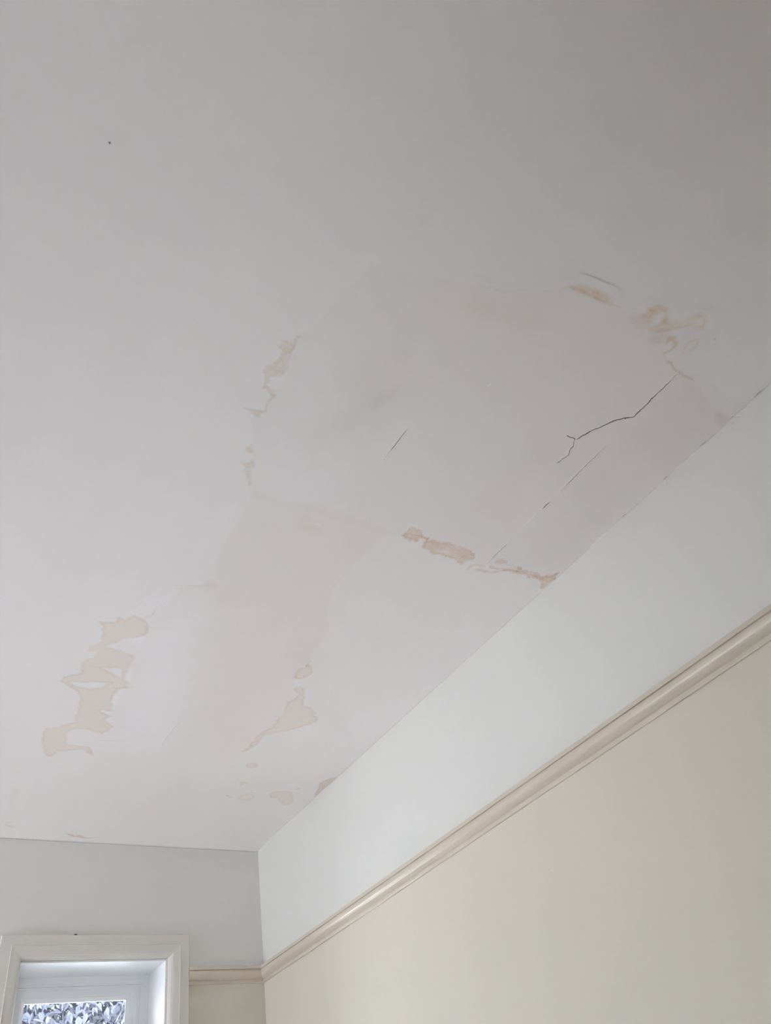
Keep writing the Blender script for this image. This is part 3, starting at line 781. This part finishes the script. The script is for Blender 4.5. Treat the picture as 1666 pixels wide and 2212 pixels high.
# ---------------------------------------------------------------- picture rails
PROF = [(0.0, 2.289), (0.0215, 2.289), (0.022, 2.2885), (0.022, 2.2795), (0.0215, 2.279), (0.0178, 2.2785), (0.0178, 2.2770), (0.0208, 2.2763),
        (0.0216, 2.273), (0.0219, 2.269), (0.0213, 2.265), (0.0195, 2.261), (0.0168, 2.2575), (0.0130, 2.2545), (0.0092, 2.2520), (0.0062, 2.2505),
        (0.0046, 2.2498), (0.0046, 2.2490), (0.0054, 2.2486), (0.0054, 2.2405), (0.0046, 2.239), (0.0, 2.239)]


def rail(name, ends, m, label):
    """sweep PROF between two ends, each end a function (d, z) -> point"""
    A = [ends[0](d, z) for d, z in PROF]
    B = [ends[1](d, z) for d, z in PROF]
    n = len(PROF)
    F = [(i, i + 1, n + i + 1, n + i) for i in range(n - 1)] + [tuple(range(n - 1, -1, -1)), tuple(range(n, 2 * n))]
    o = mesh(name, A + B, F, m)
    return tag(o, label, 'structure')


t1 = rail('trim_1', (lambda d, z: (-d, YB, z), lambda d, z: (-d, -d, z)), 'rail', 'long moulded beige picture rail on the side wall')
t2 = rail('trim_2', (lambda d, z: (-d, -d, z), lambda d, z: (-0.2835, -d, z)), 'rail', 'short beige picture rail between window casing and room corner')
rail('trim_3', (lambda d, z: (-0.8845, -d, z), lambda d, z: (XL, -d, z)), 'rail', 'beige picture rail beyond the window casing')


dr = chip((-0.0112, -1.383, 2.2535), 0.004, 0.009, 0.2, t1, 'small paint drip', 'frieze', 'x', 0.003)
dr.name = 'paint_drip'
chip((-0.252, -0.0221, 2.2885), 0.008, 0.0025, 0.0, t2, 'dark chip in the rail top edge', 'chip', 'y', 0.0008)


# ---------------------------------------------------------------- windows
def ring_parts(name, prof, w, m, parent, to3, sides='trlb', smooth=False):
    """four mitred members of a frame: prof = (inset from the rectangle w, depth into the wall)"""
    a0, a1, z0, z1 = w
    n = len(prof)

    def corner(sa, sz):
        return [to3((a0 + i if sa < 0 else a1 - i), d, (z0 + i if sz < 0 else z1 - i)) for i, d in prof]
    run = {'t': ((-1, 1), (1, 1)), 'r': ((1, 1), (1, -1)), 'b': ((1, -1), (-1, -1)), 'l': ((-1, -1), (-1, 1))}
    out = []
    for s in sides:
        V = corner(*run[s][0]) + corner(*run[s][1])
        F = [(i, (i + 1) % n, n + (i + 1) % n, n + i) for i in range(n)] + [tuple(range(n - 1, -1, -1)), tuple(range(n, 2 * n))]
        o = mesh(name, V, F, m, parent, smooth)
        out.append(o)
    return out


def build_window(name, w, to3, label, sill_face, casing=True, beads=True):
    root = empty(name, to3((w[0] + w[1]) / 2, 0, w[2]))
    tag(root, label, 'structure')
    inv = root.matrix_basis.inverted()
    outer = (w[0] - 0.070, w[1] + 0.074, w[2] - 0.07, w[3] + 0.074)
    parts = []
    CP = [(0, 0.0), (0, -0.0175), (0.001, -0.0190), (0.0300, -0.0195), (0.0308, -0.0225), (0.0325, -0.0230), (0.0335, -0.0215), (0.050, -0.0200), (0.056, -0.0188),
          (0.0615, -0.0160), (0.0655, -0.0115), (0.0675, -0.0060), (0.0680, 0.0)]
    parts += ring_parts('casing', CP, outer, 'casing', root, to3)
    parts += ring_parts('reveal_board', [(0.0, 0.0040), (-0.004, 0.0040), (-0.004, 0.1595), (0.0, 0.1595)], w, 'frame', root, to3)
    FP = [(0.0, 0.160), (0.0170, 0.160), (0.0185, 0.1610), (0.0200, 0.1650), (0.0245, 0.1690), (0.0255, 0.1690), (0.0255, 0.195), (0, 0.195)]
    parts += ring_parts('frame', FP, w, 'frame', root, to3)
    SP = [(0.0260, 0.1710), (0.0275, 0.1705), (0.0300, 0.1722), (0.0325, 0.1765), (0.0335, 0.1780), (0.0515, 0.1780), (0.0525, 0.1790), (0.0540, 0.1820), (0.0540, 0.205), (0.0260, 0.205)]
    parts += ring_parts('sash', SP, w, 'frame', root, to3)
    BP = [(0.0541, 0.1820), (0.0560, 0.1825), (0.0660, 0.1945), (0.0660, 0.1975), (0.0541, 0.1975)]
    parts += ring_parts('glazing_bead', BP, w, 'frame', root, to3)
    i = 0.0655
    p0 = (w[0] + i, w[2] + i)
    p1 = (w[1] - i, w[3] - i)
    V = [to3(a, d, z) for d in (0.1978, 0.2015) for a, z in ((p0[0], p0[1]), (p1[0], p0[1]), (p1[0], p1[1]), (p0[0], p1[1]))]
    parts.append(mesh('pane', V, [(0, 1, 2, 3), (4, 7, 6, 5), (0, 4, 5, 1), (1, 5, 6, 2), (2, 6, 7, 3), (3, 7, 4, 0)], 'glass', root))
    # inner sill board
    V = [to3(a, d, z) for d in (-0.055, 0.158) for a, z in ((w[0] - 0.08, w[2] - 0.028), (w[1] + 0.08, w[2] - 0.028), (w[1] + 0.08, w[2] - 0.004), (w[0] - 0.08, w[2] - 0.004))]
    if beads:
        rnd = random.Random(4)
        for a in (-0.7265, -0.697, -0.6435, -0.602, -0.548, -0.5065, -0.47):
            # water beads hanging under the top edge of the glass
            L, W_ = rnd.uniform(0.013, 0.017), rnd.uniform(0.0050, 0.0065)
            tilt = rnd.uniform(0.6, 0.9)
            cz = w[3] - 0.0755 + rnd.uniform(-0.001, 0.001)
            VV, FF = [], []
            for j in range(7):
                ph = math.pi * j / 6
                for k in range(10):
                    th = 2 * math.pi * k / 10
                    u, v_, q = L / 2 * math.cos(ph), W_ / 2 * math.sin(ph) * math.cos(th), 0.0022 * math.sin(ph) * math.sin(th)
                    VV.append(to3(a + u * math.cos(tilt) + v_ * math.sin(tilt), 0.1975 + q, cz - u * math.sin(tilt) + v_ * math.cos(tilt)))
            for j in range(6):
                for k in range(10):
                    FF.append((j * 10 + k, j * 10 + (k + 1) % 10, (j + 1) * 10 + (k + 1) % 10, (j + 1) * 10 + k))
            parts.append(mesh('water_bead', VV, FF, 'fleck', root, True))
    for p in parts:
        p.data.transform(inv)
    return root


win1 = build_window('window_1', (WIN['x0'], WIN['x1'], WIN['z0'], WIN['z1']), lambda a, d, z: (a, d, z),
                    'narrow casement window with deep white reveal and off-white moulded casing', None)
win2 = build_window('window_2', (LW['y0'], LW['y1'], LW['z0'], LW['z1']), lambda a, d, z: (XL - d, a, z),
                    'wide window in the side wall with white frame', None, beads=False)
win3 = build_window('window_3', (BW['x0'], BW['x1'], BW['z0'], BW['z1']), lambda a, d, z: (a, YB - d, z),
                    'rear window with white frame', None, beads=False)
c_ = chip((-0.665, -0.0195, 2.3905), 0.012, 0.0042, 0.0, win1, 'black gap above the casing', 'dirt', 'y')
c_.data.transform(win1.matrix_basis.inverted())

# ---------------------------------------------------------------- tree outside
tree = empty('garden_tree', (-0.3, 5.6, -0.25))
tag(tree, 'leafy grey green tree outside the narrow window', cat='tree')
rnd = random.Random(11)


def limb(name, pts, rads, parent):
    V, F = [], []
    for k, (p, r) in enumerate(zip(pts, rads)):
        for j in range(8):
            a = 2 * math.pi * j / 8
            V.append((p[0] + r * math.cos(a), p[1] + r * math.sin(a), p[2]))
    for k in range(len(pts) - 1):
        for j in range(8):
            F.append((k * 8 + j, k * 8 + (j + 1) % 8, k * 8 + 8 + (j + 1) % 8, k * 8 + 8 + j))
    return mesh(name, V, F, 'bark', parent, True)


limb('trunk', [(0, 0, 0), (0.05, 0, 1.0), (0.0, 0.05, 2.2), (-0.05, 0, 3.4), (0.05, 0, 4.8)], (0.16, 0.13, 0.11, 0.08, 0.03), tree)
for k in range(7):
    a = k * 2.4
    z = 1.6 + 0.35 * k
    limb('branch', [(0, 0, z), (0.5 * math.cos(a), 0.5 * math.sin(a), z + 0.5), (1.2 * math.cos(a), 1.2 * math.sin(a), z + 1.1)], (0.06, 0.04, 0.012), tree)
V, F = [], []
clusters = []
while len(clusters) < 760:
    p = Vector((rnd.uniform(-1, 1), rnd.uniform(-1, 1), rnd.uniform(-1, 1)))
    if 0.2 < p.length < 1:
        clusters.append(Vector((p.x * 2.7, p.y * 1.7, 3.6 + p.z * 2.1)))
for c in clusters:
    for k in range(95):
        q = c + Vector((rnd.gauss(0, 0.17), rnd.gauss(0, 0.17), rnd.gauss(0, 0.15)))
        L = rnd.uniform(0.05, 0.10)
        Rm = Matrix.Rotation(rnd.uniform(0, 6.28), 3, 'Z') @ Matrix.Rotation(rnd.gauss(0.5, 0.6), 3, 'Y') @ Matrix.Rotation(rnd.gauss(0, 0.5), 3, 'X')
        b0 = len(V)
        for u, v_, h in ((0, 0, 0), (0.35, 0.24, 0.05), (0.75, 0.17, 0.0), (1, 0, -0.12), (0.75, -0.17, 0.0), (0.35, -0.24, 0.05)):
            V.append(q + Rm @ Vector((u * L, v_ * L, h * L)))
        F += [(b0, b0 + 1, b0 + 2, b0 + 3), (b0, b0 + 3, b0 + 4, b0 + 5)]
fo = mesh('foliage', V, F, 'leaf', tree)
fo['kind'] = 'stuff'
